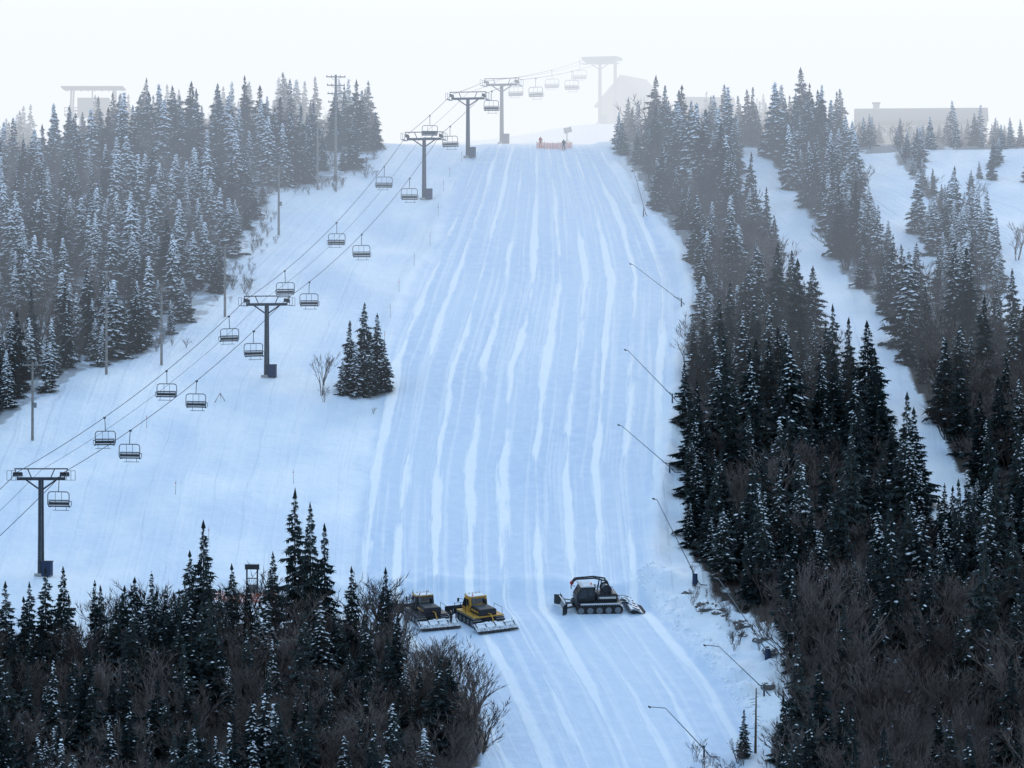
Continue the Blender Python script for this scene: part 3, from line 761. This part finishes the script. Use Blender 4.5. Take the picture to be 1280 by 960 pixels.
# ------------------------------------------------------------------ boulders
def boulder(x, y, r, seed):
    bm = bmesh.new(); bmesh.ops.create_icosphere(bm, subdivisions=3, radius=r)
    for v in bm.verts:
        n = noise.noise(v.co / r * 1.3 + Vector((seed, 0, 0))) * .45 + noise.noise(v.co / r * 3 + Vector((0, seed, 0))) * .15
        v.co *= 1 + n; v.co.z *= .7
    me = bpy.data.meshes.new("snowy_boulder"); bm.to_mesh(me); bm.free(); me.materials.append(M_rock)
    o = bpy.data.objects.new("snowy_boulder", me); COL.objects.link(o); o.location = (x, y, H(x, y) - r * .1)
for i, (x, y, r) in enumerate(((20, 448, 1.2), (21.5, 446, .8), (23.5, 440, 1.0), (25, 434, .9), (21.8, 443, .6), (25.6, 429, .8), (18.4, 452, .6), (24.8, 421, .7), (23.2, 436, .5))): boulder(x, y, r, i + 1)
mb = MB()
for i in range(300):
    y = U(404, 460); x = lerp_poly(PR, y) + abs(RND.gauss(0, 1.6)) - .3; z = H(x, y); r = U(.06, .3)
    vs = [Vector((x, y, z)) + Vector((U(-.3, .3) + a, U(-.3, .3) + b, U(-.2, .2) + c)) * r for a, b, c in ((1, 0, 0), (0, 1, 0), (-1, 0, 0), (0, -1, 0), (0, 0, 1), (0, 0, -1))]
    mb.mesh_part(vs, [(0, 1, 4), (1, 2, 4), (2, 3, 4), (3, 0, 4), (1, 0, 5), (2, 1, 5), (3, 2, 5), (0, 3, 5)], M_snowclump)
mb.obj("snow_clods")

# ------------------------------------------------------------------ fog (homogeneous media; glow stands for multiply scattered daylight)
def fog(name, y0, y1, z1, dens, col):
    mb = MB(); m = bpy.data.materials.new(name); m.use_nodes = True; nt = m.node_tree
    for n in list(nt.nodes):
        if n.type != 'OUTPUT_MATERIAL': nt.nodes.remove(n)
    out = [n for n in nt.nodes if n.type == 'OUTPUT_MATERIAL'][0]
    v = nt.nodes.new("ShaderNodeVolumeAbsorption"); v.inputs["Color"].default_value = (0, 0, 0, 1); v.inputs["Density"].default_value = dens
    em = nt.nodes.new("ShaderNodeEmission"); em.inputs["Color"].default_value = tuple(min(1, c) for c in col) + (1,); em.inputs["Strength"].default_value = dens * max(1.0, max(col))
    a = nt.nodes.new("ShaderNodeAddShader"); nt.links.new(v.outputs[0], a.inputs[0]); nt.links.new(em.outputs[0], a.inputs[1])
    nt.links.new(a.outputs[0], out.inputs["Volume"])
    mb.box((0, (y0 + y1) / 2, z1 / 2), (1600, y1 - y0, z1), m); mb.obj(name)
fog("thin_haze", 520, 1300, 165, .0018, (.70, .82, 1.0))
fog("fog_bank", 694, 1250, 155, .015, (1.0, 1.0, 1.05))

# ------------------------------------------------------------------ light
SE, SA = math.radians(33), math.radians(14)
w = bpy.data.worlds.new("World"); scene.world = w; w.use_nodes = True
N = w.node_tree.nodes; L = w.node_tree.links
bg = N["Background"]; out = N["World Output"]
sky = N.new("ShaderNodeTexSky"); sky.sky_type = 'NISHITA'; sky.sun_disc = False; sky.sun_elevation = SE; sky.sun_rotation = SA
sky.air_density = 1.2; sky.dust_density = 1.0
L.new(sky.outputs[0], bg.inputs[0]); bg.inputs[1].default_value = .06
tc = N.new("ShaderNodeTexCoord"); sp = N.new("ShaderNodeSeparateXYZ"); L.new(tc.outputs["Generated"], sp.inputs[0])
def mr(s, a, b, c, d):
    m = N.new("ShaderNodeMapRange"); m.interpolation_type = 'SMOOTHSTEP'
    for i, v in enumerate((a, b, c, d)): m.inputs[i + 1].default_value = v
    L.new(s, m.inputs[0]); return m.outputs[0]
e1 = mr(sp.outputs[2], .10, .40, 1, 0); e2 = mr(sp.outputs[1], -.2, .6, .25, 1)
mm = N.new("ShaderNodeMath"); mm.operation = 'MULTIPLY'; L.new(e1, mm.inputs[0]); L.new(e2, mm.inputs[1])
mx = N.new("ShaderNodeMix"); mx.data_type = 'RGBA'; L.new(mm.outputs[0], mx.inputs[0])
mx.inputs[6].default_value = (.39, .57, .79, 1); mx.inputs[7].default_value = (.98, .985, 1.0, 1)
cn = N.new("ShaderNodeTexNoise"); cn.inputs["Scale"].default_value = 9; cn.inputs["Detail"].default_value = 4; L.new(tc.outputs["Generated"], cn.inputs["Vector"])
st = mr(cn.outputs["Fac"], .3, .7, .94, 1.06)
b2 = N.new("ShaderNodeBackground"); L.new(mx.outputs[2], b2.inputs[0]); L.new(st, b2.inputs[1])
ad = N.new("ShaderNodeAddShader"); L.new(bg.outputs[0], ad.inputs[0]); L.new(b2.outputs[0], ad.inputs[1]); L.new(ad.outputs[0], out.inputs[0])
sd = bpy.data.lights.new("sun", 'SUN'); sd.energy = .75; sd.angle = math.radians(14); sd.color = (1, .96, .91)
so = bpy.data.objects.new("sun", sd); COL.objects.link(so)
d = Vector((math.sin(SA) * math.cos(SE), math.cos(SA) * math.cos(SE), math.sin(SE)))
so.rotation_euler = d.to_track_quat('Z', 'Y').to_euler(); so.location = (100, 300, 300)

cam = bpy.data.cameras.new("camera"); cam.sensor_width = 36; cam.lens = 36 * 5400 / 1280; cam.clip_start = 1; cam.clip_end = 8000
co = bpy.data.objects.new("camera", cam); COL.objects.link(co); co.location = (0, 0, ZC); co.rotation_euler = (math.radians(90 + 1.273), 0, 0)
scene.camera = co
scene.view_settings.view_transform = 'Standard'; scene.view_settings.look = 'None'; scene.view_settings.exposure = 0
